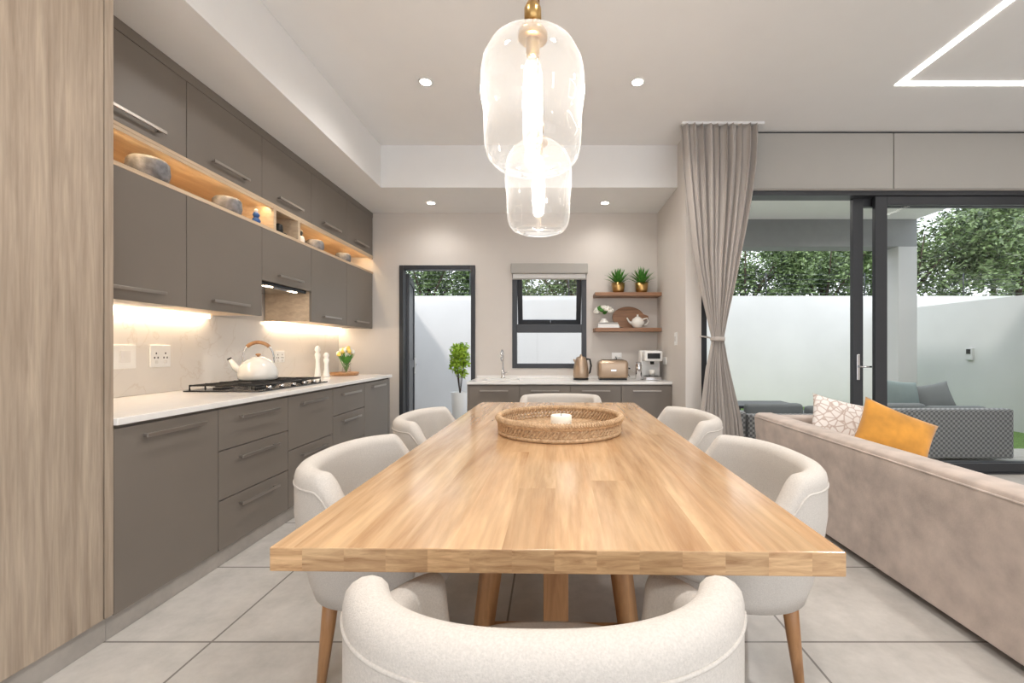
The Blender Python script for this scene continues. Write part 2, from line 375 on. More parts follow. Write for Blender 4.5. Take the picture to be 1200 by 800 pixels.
tiltbox('sash_l', sx0, sx0+0.06, 0, sl, M_dark, 0.04); tiltbox('sash_r', sx1-0.06, sx1, 0, sl, M_dark, 0.04)
tiltbox('sash_t', sx0+0.06, sx1-0.06, 0, 0.05, M_dark, 0.04); tiltbox('sash_b', sx0+0.06, sx1-0.06, sl-0.06, sl, M_dark, 0.04)
tiltbox('sash_glass', sx0+0.06, sx1-0.06, 0.05, sl-0.06, M_glass, 0.006)
tube('sash_stay', [(0.0, BY+0.03, 1.51), (0.0, BY+0.24, 1.56)], 0.006, M_dark, g)
g = group('roller_blind', (0, BY-0.05, 2.1))
box('cassette', VX0-0.01, VX1+0.01, BY-0.09, BY-0.002, 2.10, 2.22, M_hdr, g, 0.008)
box('fabric', VX0+0.01, VX1-0.01, BY-0.03, BY-0.026, 2.05, 2.10, M_white, g)
box('hem_bar', VX0+0.005, VX1-0.005, BY-0.036, BY-0.02, 2.035, 2.055, M_hdr, g, 0.004)

# ------------------------------------------------------------ sliding door
g = group('door_2', (3.4, SY+0.1, 1.3))
fy0, fy1 = SY+0.02, SY+0.17
box('frame_jamb_l', OX0+0.001, OX0+0.06, fy0, fy1, 0, OZ-0.001, M_dark, g, 0.003)
box('frame_jamb_r', OX1-0.06, OX1-0.001, fy0, fy1, 0, OZ-0.001, M_dark, g, 0.003)
box('frame_head', OX0+0.06, OX1-0.06, fy0, fy1, 2.675, OZ-0.001, M_dark, g, 0.003)
box('track', OX0+0.06, OX1-0.06, fy0, fy1, 0.0, 0.015, M_dark, g)
def panel(pre, x0, x1, y, st):
    a, b = y-0.022, y+0.022
    box(pre+'_stile_l', x0, x0+st, a, b, 0.016, 2.674, M_dark, g, 0.003); box(pre+'_stile_r', x1-st, x1, a, b, 0.016, 2.674, M_dark, g, 0.003)
    box(pre+'_rail_t', x0+st, x1-st, a, b, 2.59, 2.674, M_dark, g, 0.003); box(pre+'_rail_b', x0+st, x1-st, a, b, 0.016, 0.1, M_dark, g, 0.003)
    mesh(pre+'_glass', [(x0+st, y, .1), (x1-st, y, .1), (x1-st, y, 2.59), (x0+st, y, 2.59)], [(0, 1, 2, 3)], M_glass, g)
panel('sliding_leaf', 3.13, 5.33, SY+0.06, 0.115)
panel('fixed_leaf', 2.96, 5.33, SY+0.125, 0.1)
box('handle_plate', 2.99, 3.02, SY+0.09, SY+0.102, 0.9, 1.15, M_chrome, g, 0.003)
tube('handle_lever', [(3.005, SY+0.09, 1.03), (3.005, SY+0.05, 1.03), (3.10, SY+0.05, 1.03)], 0.009, M_chrome, g)

# ------------------------------------------------------------ curtain
def curtain():
    prof = [(155, 797, 888), (190, 800, 886), (230, 804, 881), (270, 809, 874), (300, 813, 868), (335, 820, 861), (365, 827, 854), (385, 831.5, 850), (397, 834, 848),
            (410, 832, 850), (430, 828, 854), (460, 824, 861), (490, 820, 868), (525, 816, 872), (562, 813, 876)]
    Y = 3.90; n = 150; k = 10
    P = [(1.2-(y-409)*Y/500, (a-645)*Y/500, (b-645)*Y/500) for y, a, b in prof]
    P[0] = (3.25,)+P[0][1:]; P[-1] = (0.015,)+P[-1][1:]
    vs = []; fs = []; R = []
    for i in range(len(P)-1):
        for s in range(5):
            t = s/5.0; p0 = P[max(i-1, 0)]; p1 = P[i]; p2 = P[i+1]; p3 = P[min(i+2, len(P)-1)]
            R.append(tuple(0.5*(2*p1[c]+(p2[c]-p0[c])*t+(2*p0[c]-5*p1[c]+4*p2[c]-p3[c])*t*t+(-p0[c]+3*p1[c]-3*p2[c]+p3[c])*t**3) for c in range(3)))
    R.append(P[-1])
    for (z, a, b) in R:
        w = b-a; amp = 0.014+0.032*min(1, w/0.7)
        for j in range(n+1):
            u = j/n
            uu = u+0.012*sin(u*37+z*0.8)
            ph = 2*pi*k*uu
            fx = a+w*u+0.25*w/k*sin(2*ph)*0.5
            vs.append((fx, Y+0.0+amp*(sin(ph)*0.8+0.2*sin(2.3*ph+z)), z))
    for i in range(len(R)-1):
        for j in range(n): fs.append((i*(n+1)+j, i*(n+1)+j+1, (i+1)*(n+1)+j+1, (i+1)*(n+1)+j))
    g = group('curtain', (1.5, Y, 1.6))
    mesh('drape', vs, fs, M_curt, g, smooth=True, solid=0.003)
    zt = 1.2-(397-409)*Y/500; cx = (841-645)*Y/500
    lathe('tieback', [(0.062, -0.018), (0.065, -0.012), (0.065, 0.012), (0.062, 0.018)], M_curt, (cx, Y, zt), g, sy=0.9)
    tube('tieback_cord', [(cx+0.0, Y+0.05, zt), (cx-0.05, Y+0.12, zt+0.02), (1.42, SY-0.012, zt+0.03)], 0.008, M_curt, g)
    box('track', 1.2, 1.95, Y-0.02, Y+0.02, 3.25, CZ-0.001, M_ceil, g)
curtain()

# ------------------------------------------------------------ kitchen left
def hbar_y(g, n, y0, y1, z, xf):
    box(n, xf+0.028, xf+0.036, y0, y1, z-0.009, z+0.009, M_handle, g, 0.002)
    for k, y in enumerate((y0+0.02, y1-0.02)): box(n+'_post%d' % k, xf-0.001, xf+0.029, y-0.005, y+0.005, z-0.005, z+0.005, M_handle, g)
g = group('base_cabinet_run', (-2.2, 3.2, 0.45))
FX = -1.80
box('carcass', WX+0.002, FX-0.022, 1.757, 4.76, 0.1, 0.884, M_cabside, g)
box('plinth', WX+0.002, FX-0.03, 1.757, 4.76, 0.001, 0.1, M_plinth, g)
box('end_panel', WX+0.002, FX, 4.74, 4.78, 0.001, 0.884, M_cab, g)
units = [(1.757, 2.314, [(.1, .872)]), (2.314, 2.93, [(.1, .372), (.372, .642), (.642, .872)]), (2.93, 3.53, [(.1, .50), (.50, .872)]),
         (3.53, 4.13, [(.1, .372), (.372, .642), (.642, .872)]), (4.13, 4.735, [(.1, .872)])]
for i, (a, b, ds) in enumerate(units):
    for j, (z0, z1) in enumerate(ds):
        box('front_%d_%d' % (i, j), FX-0.02, FX, a+0.0025, b-0.0025, z0+0.0025, z1-0.0025, M_cab, g, 0.0015)
        c = (a+b)/2
        if i == 0: hbar_y(g, 'handle_%d_%d' % (i, j), 1.87, 2.20, z1-0.05, FX)
        elif i == 4: hbar_y(g, 'handle_%d_%d' % (i, j), c-0.16, c+0.16, z1-0.05, FX)
        else: hbar_y(g, 'handle_%d_%d' % (i, j), c-0.17, c+0.17, z1-0.06, FX)
box('kitchen_countertop', WX+0.001, FX+0.018, 1.757, 4.80, 0.885, 0.915, M_quartz, None, 0.003)
box('backsplash', WX+0.0005, WX+0.013, 1.76, BY-0.001, 0.916, 1.449, M_splash)
g = group('tall_wood_cabinet', (-2.2, 0.5, 1.4))
box('carcass', WX+0.001, FX-0.021, -1.0, 1.73, 0.11, LZ-0.002, M_cabside, g)
box('plinth', WX+0.001, FX-0.03, -1.0, 1.755, 0.001, 0.109, M_plinth, g)
for i in range(2):
    box('door_%d' % i, FX-0.02, FX, -1.0+i*1.36+0.002, -1.0+(i+1)*1.36-0.002, 0.11, LZ-0.003, M_tallwood, g, 0.001)
box('end_panel', WX+0.001, FX+0.002, 1.722, 1.756, 0.11, LZ-0.002, M_tallwood, g, 0.001)

g = group('upper_cabinet_run', (-2.4, 3.4, 2.1))
UX = -2.14
seams = [1.86, 2.51, 3.166, 3.82, 4.48, 5.135]
box('side_return', UX-0.025, UX-0.0, 1.757, 1.857, 1.45, LZ-0.002, M_cab, g)
box('top_carcass', WX+0.001, UX-0.021, 1.76, 5.145, 2.335, LZ-0.002, M_cabside, g)
for i in range(5):
    a, b = seams[i], seams[i+1]; c = (a+b)/2
    box('top_front_%d' % i, UX-0.02, UX, a+0.002, b-0.002, 2.325, 2.775, M_cab, g, 0.0015)
    hbar_y(g, 'top_handle_%d' % i, c-0.16, c+0.16, 2.385, UX)
    zb = 1.72 if i == 2 else 1.45
    box('low_carcass_%d' % i, WX+0.014, UX-0.021, a+0.001 if i else 1.76, b-0.001, zb, 2.10, M_cabside if i not in (1, 3) else M_shelfwood, g)
    box('low_front_%d' % i, UX-0.02, UX, a+0.002, b-0.002, zb-0.004, 2.105, M_cab, g, 0.0015)
    hbar_y(g, 'low_handle_%d' % i, c-0.16, c+0.16, zb+0.055, UX)
box('cornice_filler', UX-0.021, UX-0.001, 1.757, 5.145, 2.779, LZ-0.002, M_cab, g)
g = group('open_display_niche', (-2.4, 3.4, 2.2))
box('niche_floor', WX+0.002, UX+0.001, 1.76, 5.145, 2.106, 2.128, M_shelfwood, g)
box('niche_top', WX+0.002, UX+0.001, 1.76, 5.145, 2.306, 2.324, M_shelfwood, g)
box('niche_back', WX+0.002, WX+0.015, 1.76, 5.145, 2.128, 2.306, M_shelfwood, g)
box('niche_divider_1', WX+0.015, UX, 3.30, 3.33, 2.128, 2.306, M_shelfwood, g)
box('niche_divider_2', WX+0.015, UX, 3.62, 3.65, 2.128, 2.306, M_shelfwood, g)
box('niche_led', UX-0.05, UX-0.038, 1.8, 3.29, 2.300, 2.3055, M_ledn, g)
box('niche_led_2', UX-0.05, UX-0.038, 3.67, 5.1, 2.300, 2.3055, M_ledn, g)
box('niche_led_lip', UX-0.03, UX-0.002, 1.76, 5.145, 2.286, 2.3055, M_shelfwood, g)
g = group('under_cabinet_led', (-2.5, 3.2, 1.44))
box('led_bar_1', WX+0.02, WX+0.065, 1.8, 3.14, 1.425, 1.4455, M_led, g)
box('led_bar_2', WX+0.02, WX+0.065, 3.84, 5.12, 1.425, 1.4455, M_led, g)
g = group('range_hood', (-2.36, 3.49, 1.70))
box('hood_body', WX+0.02, UX-0.03, 3.20, 3.79, 1.69, 1.7155, M_steel, g, 0.003)
box('hood_filter', WX+0.08, UX-0.07, 3.26, 3.73, 1.684, 1.6895, M_chrome, g)
box('hood_lamp_1', UX-0.065, UX-0.045, 3.30, 3.36, 1.685, 1.6895, M_led, g); box('hood_lamp_2', UX-0.065, UX-0.045, 3.62, 3.68, 1.685, 1.6895, M_led, g)

g = group('gas_hob', (-2.15, 3.2, 0.93))
box('hob_plate', -2.43, -1.92, 2.82, 3.68, 0.9155, 0.925, M_steel, g, 0.003)
for (bx, by, r) in [(-2.30, 3.0, .045), (-2.05, 3.0, .035), (-2.18, 3.25, .06), (-2.30, 3.5, .035), (-2.05, 3.5, .045)]:
    lathe('burner', [(r*1.3, 0), (r*1.3, .008), (r, .010), (r, .02), (r*.6, .024), (0, .024)], M_iron, (bx, by, .925), g, 24)
for (a, b) in [(2.85, 3.11), (3.125, 3.375), (3.39, 3.65)]:
    for x in (-2.41, -2.18, -1.97): tube('grate_bar', [(x, a, .955), (x, b, .955)], .006, M_iron, g, seg=6)
    for y in (a, (a+b)/2, b):
        tube('grate_bar', [(-2.41, y, .926), (-2.41, y, .957), (-1.97, y, .957), (-1.97, y, .926)], .006, M_iron, g, seg=6)
for i in range(5): lathe('knob', [(.018, 0), (.016, .022), (0, .022)], M_chrome, (-1.945, 2.95+i*.14, .925), g, 16)

g = group('stovetop_kettle', (-2.28, 3.33, 0.96)); K = (-2.28, 3.33, 0.9635)
lathe('body', [(0, 0), (.120, 0), (.132, .01), (.134, .04), (.124, .09), (.102, .130), (.074, .155), (.05, .163), (.048, .170), (.032, .177), (0, .179)], M_enamel, K, g)
lathe('lid_knob', [(.008, .176), (.008, .184), (.018, .19), (.018, .20), (0, .205)], M_leg, K, g, 20)
tube('spout', [(K[0]-.09, K[1]-.04, K[2]+.06), (K[0]-.135, K[1]-.06, K[2]+.10), (K[0]-.165, K[1]-.075, K[2]+.16)], .02, M_enamel, g, radii=[.032, .024, .015], seg=14)
tube('spout_cap', [(K[0]-.165, K[1]-.075, K[2]+.158), (K[0]-.17, K[1]-.078, K[2]+.168)], .016, M_iron, g, seg=12)
hp = [(K[0]-.095*cos(a), K[1]-.04*cos(a), K[2]+.13+.16*max(0, sin(a))**.7) for a in [pi*i/16 for i in range(17)]]
tube('handle_metal', hp, .006, M_chrome, g); tube('handle_wood', hp[4:13], .014, M_leg, g, seg=12)

def socket(name, y, z, w=.145, h=.12, kind=1):
    g = group(name, (WX+.02, y, z)); x = WX+.0135
    box('plate', x, x+.01, y-w/2, y+w/2, z-h/2, z+h/2, M_white, g, .004)
    if kind:
        for dy in (-.033, .033):
            for a, b in ((0, .018), (-.012, -.01), (.012, -.01)):
                box('pin', x+.0095, x+.0108, y+dy+a-.004, y+dy+a+.004, z+b-.006, z+b+.006, M_darkin, g)
            box('rocker', x+.0095, x+.0135, y+dy-.01, y+dy+.01, z-.048, z-.028, M_quartz, g, .001)
    else:
        box('rocker', x+.0095, x+.014, y-.03, y+.03, z-.035, z+.035, M_quartz, g, .002)
socket('wall_switch', 2.555, 1.155, .14, .145, 0); socket('wall_socket', 2.79, 1.155, .145, .145, 1); socket('wall_socket', 4.02, 1.13, .14, .11, 1)

g = group('serving_tray', (-2.24, 4.64, .92)); lathe('tray', [(0, .0005), (.13, .0005), (.14, .01), (.15, .035), (.143, .035), (.133, .014), (0, .012)], M_leg, (-2.24, 4.64, .915), g)
for i, (x, y, h, mt) in enumerate([(-2.40, 4.40, .32, M_white), (-2.30, 4.38, .25, M_white)]):
    g = group('pepper_mill', (x, y, .92)); b = .9155
    lathe('mill', [(0, 0), (.030, 0), (.030, .02), (.020, h*.35), (.018, h*.55), (.028, h*.68), (.024, h*.75), (.015, h*.78), (.028, h*.86), (.022, h*.95), (.008, h), (0, h)], mt, (x, y, b), g, 20)
g = group('tulip_vase', (-2.24, 4.66, .93)); V = (-2.23, 4.66, .928)
lathe('vase', [(0, 0), (.04, 0), (.048, .03), (.042, .09), (.05, .12), (.047, .12), (.038, .09), (.043, .03), (0, .008)], M_pend, V, g, 24)
for i in range(18):
    a = i*2.4; r = .02+.075*((i*37 % 10)/10); h = .19+.08*((i*53 % 10)/10)
    tube('stem', [(V[0], V[1], V[2]+.02), (V[0]+r*.5*cos(a), V[1]+r*.5*sin(a), V[2]+.11), (V[0]+r*cos(a), V[1]+r*sin(a), V[2]+h)], .003, M_greenp, g, seg=5)
    lathe('bloom', [(0, -.005), (.018, .005), (.021, .022), (.014, .040), (.004, .045), (0, .045)], M_petaly if i % 2 else M_petal, (V[0]+r*cos(a), V[1]+r*sin(a), V[2]+h), g, 10)
    c = cos(a+.7); s = sin(a+.7)
    mesh('leaf', [(V[0], V[1], V[2]+.08), (V[0]+.05*c-.017*s, V[1]+.05*s+.017*c, V[2]+.16), (V[0]+.09*c, V[1]+.09*s, V[2]+.22), (V[0]+.05*c+.017*s, V[1]+.05*s-.017*c, V[2]+.16)], [(0, 1, 2, 3)], M_greenp, g)

def stonebowl(y, s):
    g = group('stone_bowl', (-2.24, y, 2.13))
    p = [(0, 0), (.06, 0), (.084, .015), (.092, .05), (.088, .10), (.074, .118), (.062, .118), (.076, .095), (.08, .05), (.068, .02), (0, .012)]
    lathe('bowl', [(r*s, z*s) for r, z in p], M_stone, (-2.235, y, 2.1285), g, 36)
stonebowl(2.37, 1.05); stonebowl(2.95, .95); stonebowl(4.05, .85); stonebowl(4.6, .85)
g = group('toy_figure', (-2.2, 3.2, 2.14))
for k, (z, r, m) in enumerate([(.03, .03, M_blue), (.075, .024, M_blue), (.107, .014, M_white)]):
    lathe('part_%d' % k, [(0, -r), (r*.7, -r*.7), (r, 0), (r*.7, r*.7), (0, r)], m, (-2.2, 3.19, 2.1285+z), g, 16)
g = group('penguin_ornament', (-2.2, 3.73, 2.14))
lathe('body', [(0, 0), (.035, .0), (.045, .03), (.035, .07), (.02, .085), (.026, .1), (.02, .125), (0, .132)], M_iron, (-2.22, 3.78, 2.1285), g, 20)
lathe('belly', [(0, .0), (.026, .0), (.035, .03), (.026, .065), (0, .075)], M_white, (-2.205, 3.765, 2.129), g, 16)
g = group('small_clock', (-2.2, 3.45, 2.14))
box('base', -2.24, -2.16, 3.40, 3.50, 2.1285, 2.145, M_iron, g, .003)
lathe('dial', [(0, 0), (.03, 0), (.034, .012), (.03, .06), (.01, .07), (0, .07)], M_iron, (-2.2, 3.45, 2.145), g, 20)

# ------------------------------------------------------------ back counter
g = group('back_cabinet_run', (.2, 4.8, .4)); BX0, BX1, BF = -.864, 1.288, 4.52
box('carcass', BX0+.002, BX1, BF+.02, BY-.001, .1, .826, M_cabside, g)
box('plinth', BX0+.02, BX1, BF+.07, BY-.001, .001, .1, M_plinth, g)
box('end_panel', BX0-.018, BX0+.001, BF, BY-.001, .001, .826, M_cab, g)
w = (BX1-BX0)/4
for i in range(4):
    a = BX0+i*w
    box('front_%d' % i, a+.003, a+w-.003, BF-.001, BF+.019, .1, .812, M_cab, g, .0015)
    c = a+w/2
    box('handle_%d' % i, c-.15, c+.15, BF-.036, BF-.028, .752, .768, M_handle, g, .002)
    for s in (-.13, .13): box('post', c+s-.005, c+s+.005, BF-.029, BF, .756, .764, M_handle, g)
g = group('back_countertop', (.2, 4.8, .84))
box('slab_front', BX0-.02, BX1, BF-.018, 4.66, .827, .855, M_quartz, g, .003)
box('slab', BX0-.02, -.75, 4.66, BY-.001, .827, .855, M_quartz, g); box('slab_b', -.75, -.35, 4.98, BY-.001, .827, .855, M_quartz, g); box('slab_c', -.35, BX1, 4.66, BY-.001, .827, .855, M_quartz, g)
box('upstand', BX0-.02, BX1, BY-.014, BY-.001, .855, .885, M_quartz, g)
g = group('kitchen_sink', (-.55, 4.82, .8))
box('bowl_bottom', -.749, -.351, 4.661, 4.979, .8265, .8285, M_chrome, g)
g = group('mixer_tap', (-.56, 5.03, .86)); T = (-.56, 5.03, .855)
lathe('base', [(0, 0), (.028, 0), (.026, .012), (.018, .02), (.018, .1), (0, .1)], M_chrome, T, g, 20)
tube('gooseneck', [(T[0], T[1], T[2]+.09)]+[(T[0], T[1], T[2]+.24)]+[(T[0]-.0, T[1]-.075+.075*cos(a), T[2]+.26+.075*sin(a)) for a in [pi*i/12 for i in range(13)]]+[(T[0], T[1]-.15, T[2]+.21)], .011, M_chrome, g, seg=10)
tube('lever', [(T[0]+.015, T[1], T[2]+.06), (T[0]+.06, T[1], T[2]+.075)], .006, M_chrome, g)

CZB = .8555
g = group('electric_kettle', (.345, 4.82, CZB)); E = (.345, 4.82, CZB)
lathe('base', [(0, 0), (.085, 0), (.085, .018), (0, .018)], M_iron, E, g, 30)
lathe('body', [(.08, .02), (.088, .04), (.088, .1), (.072, .2), (.06, .235), (.05, .255), (.015, .265), (.012, .285), (0, .288)], M_bronze, E, g, 36)
tube('handle', [(E[0]+.05, E[1], E[2]+.235), (E[0]+.10, E[1], E[2]+.23), (E[0]+.115, E[1], E[2]+.16), (E[0]+.10, E[1], E[2]+.08), (E[0]+.082, E[1], E[2]+.07)], .011, M_iron, g)
tube('spout', [(E[0]-.055, E[1], E[2]+.2), (E[0]-.085, E[1], E[2]+.23)], .016, M_bronze, g, radii=[.02, .008])
g = group('toaster', (.70, 4.82, CZB))
box('body', .53, .87, 4.72, 4.92, CZB+.015, CZB+.225, M_bronze, g, .045, seg=5)
box('foot', .55, .85, 4.74, 4.90, CZB, CZB+.02, M_iron, g)
box('slot_1', .58, .82, 4.765, 4.795, CZB+.220, CZB+.228, M_iron, g); box('slot_2', .58, .82, 4.845, 4.875, CZB+.220, CZB+.228, M_iron, g)
box('lever', .868, .9, 4.80, 4.84, CZB+.12, CZB+.135, M_iron, g, .003)
box('badge', .67, .73, 4.715, 4.721, CZB+.10, CZB+.12, M_chrome, g, .001)
g = group('coffee_machine', (1.12, 4.85, CZB))
box('rear_body', 1.03, 1.25, 4.86, 5.03, CZB, CZB+.33, M_white, g, .02, seg=4)
box('head', 1.04, 1.24, 4.70, 4.88, CZB+.21, CZB+.325, M_white, g, .02, seg=4)
box('drip_tray', 1.05, 1.23, 4.70, 4.87, CZB, CZB+.04, M_chrome, g, .008)
box('tray_grid', 1.06, 1.22, 4.71, 4.86, CZB+.04, CZB+.044, M_iron, g)
lathe('spout', [(0, 0), (.02, 0), (.025, .04), (0, .04)], M_iron, (1.14, 4.78, CZB+.175), g, 16)
box('control_panel', 1.07, 1.21, 4.694, 4.701, CZB+.24, CZB+.3, M_iron, g, .002)
lathe('cup', [(0, 0), (.025, 0), (.036, .07), (.033, .07), (.022, .006), (0, .006)], M_enamel, (1.14, 4.78, CZB+.0445), g, 20)
g = group('milk_canister', (.985, 4.76, CZB)); lathe('can', [(0, 0), (.035, 0), (.035, .17), (.03, .18), (.03, .2), (0, .2)], M_chrome, (.985, 4.76, CZB), g, 24)
g = group('wall_outlet', (.8, BY, 1.12))
box('plate', .74, .86, BY-.012, BY-.001, 1.08, 1.16, M_white, g, .004); box('plug', .77, .80, BY-.03, BY-.012, 1.1, 1.13, M_white, g, .004); box('plug_2', .81, .84, BY-.03, BY-.012, 1.1, 1.13, M_white, g, .004)
tube('cord', [(.785, BY-.03, 1.11), (.80, BY-.05, 1.05), (.88, BY-.05, .95), (.93, BY-.04, .90), (.95, BY-.05, .87)], .004, M_iron, g, seg=6)
tube('cord_2', [(.825, BY-.03, 1.11), (.86, BY-.05, 1.09), (.93, BY-.05, 1.0), (1.0, BY-.04, .93)], .004, M_white, g, seg=6)
g = group('light_switch', (NX, 4.4, 1.33))
box('plate', NX-.011, NX-.001, 4.33, 4.41, 1.24, 1.37, M_white, g, .003); box('rocker', NX-.014, NX-.01, 4.35, 4.39, 1.28, 1.33, M_quartz, g)
g2 = group('wall_outlet', (NX, 4.8, 1.07)); box('plate', NX-.011, NX-.001, 4.72, 4.86, 1.03, 1.11, M_white, g2, .003)

SHX0, SHX1 = .515, 1.285
for z in (1.815, 1.405): box('floating_shelf', SHX0, SHX1, 4.92, BY-.001, z, z+.042, M_brownwood, None, .002)
zt = 1.8575; zb = 1.4475
def aloe(x, s):
    g = group('potted_aloe', (x, 5.03, zt))
    lathe('pot', [(0, 0), (.055, 0), (.068, .03), (.08, .12), (.074, .12), (.06, .1), (0, .1)], M_gold, (x, 5.03, zt), g, 30)
    vs = []; fs = []
    for i in range(56):
        a = i*2.399; el = radians(15+70*(i/56)); L = s*(.17+.03*random.random()); w = .013
        d = Vector((cos(a)*cos(el), sin(a)*cos(el), sin(el))); sd = Vector((-sin(a), cos(a), 0)); b = Vector((x, 5.03, zt+.1))+d*.01
        m = b+d*L*.5+Vector((0, 0, .012)); t = b+d*L; up = sd.cross(d)*.005
        k = len(vs); vs += [b-sd*w, b+sd*w, m+sd*w*.9, m-sd*w*.9, t, m+up]
        fs += [(k, k+1, k+2, k+3), (k+3, k+2, k+4)]
    vs = [Vector((v.x, min(v.y, BY-.006), v.z)) for v in map(Vector, vs)]
    mesh('leaves', vs, fs, M_greenp, g)
aloe(.80, 1.05); aloe(1.075, 1.1)
g = group('flower_vase', (.62, 5.02, zb))
lathe('vase', [(0, 0), (.04, 0), (.06, .03), (.055, .075), (.03, .1), (.034, .11), (.025, .11), (0, .1)], M_enamel, (.63, 5.02, zb), g, 24)
for i in range(34):
    a = i*2.4; r = .11*math.sqrt((i+.5)/34); z = zb+.16+.09*math.sqrt(max(0, 1-(r/.112)**2))
    lathe('bloom', [(0, -.02), (.02, -.01), (.026, .005), (.018, .018), (0, .02)], M_petal if i % 4 else M_greenp, (.63+r*cos(a), 5.02+r*sin(a)*.7, z), g, 8)
g = group('serving_board', (.9, 5.1, zb))
def leandisc():
    n = 40; vs = []
    for t in (0, .02):
        for i in range(n):
            a = 2*pi*i/n; X = .19*cos(a); Z = .135+.13*sin(a)
            if X > 0 and abs(sin(a)) < .2: X += .05
            vs.append((.93+X, BY-.075+t+Z*.15, zb+Z-.004))
    fs = [tuple(range(n))[::-1], tuple(range(n, 2*n))]+[(i, (i+1) % n, n+(i+1) % n, n+i) for i in range(n)]
    mesh('board', vs, fs, M_brownwood, g)
leandisc()
g = group('teapot', (1.0, 5.0, zb)); P0 = (1.02, 4.99, zb)
lathe('body', [(0, 0), (.045, 0), (.05, .008), (.075, .04), (.078, .07), (.06, .105), (.035, .12), (.03, .128), (.012, .134), (.01, .145), (.014, .155), (0, .16)], M_enamel, P0, g, 30)
tube('spout', [(P0[0]-.07, P0[1], P0[2]+.05), (P0[0]-.10, P0[1], P0[2]+.075), (P0[0]-.125, P0[1], P0[2]+.12)], .01, M_enamel, g, radii=[.018, .012, .009])
tube('handle', [(P0[0]+.06, P0[1], P0[2]+.1), (P0[0]+.11, P0[1], P0[2]+.115), (P0[0]+.125, P0[1], P0[2]+.075), (P0[0]+.10, P0[1], P0[2]+.04), (P0[0]+.07, P0[1], P0[2]+.035)], .008, M_enamel, g)
g = group('recipe_books', (.66, 4.94, zb))
for i, (c, h) in enumerate([(M_white, .022), (M_quartz, .02), (M_hdr, .018)]):
    box('book_%d' % i, .55, .80-i*.01, 4.925, 4.955, zb+i*.022, zb+i*.022+h, c, g, .002)

# ------------------------------------------------------------ dining table
TA = radians(-1.1)
g = group('dining_table', (.034, 2.275, 0), TA); TW, TL, TH = .645, 1.322, .752
mi = box('top', -TW, TW, -TL, TL, TH-.055, TH, M_table, g, .003, world=False)
mi.data.materials.append(M_tedge)
for p in mi.data.polygons:
    if abs(p.normal.y) > .9: p.material_index = 1
for k, y in enumerate((-.70, .70)):
    for s in (-1, 1):
        tube('leg_%d%d' % (k, (s+1)//2), [(s*.20, y, TH-.0555), (s*.29, y, .0005)], .04, M_leg, g, world=False, seg=4, radii=[.045, .036])
    box('bearer_%d' % k, -.42, .42, y-.045, y+.045, TH-.095, TH-.0555, M_leg, g, .004, world=False)
    box('post_%d' % k, -.045, .045, y-.045, y+.045, .0005, TH-.095, M_leg, g, .004, world=False)
    box('crossbar_%d' % k, -.27, .27, y-.025, y+.025, .12, .18, M_leg, g, .004, world=False)
box('stretcher', -.03, .03, -.65, .65, .12, .18, M_leg, g, .004, world=False)

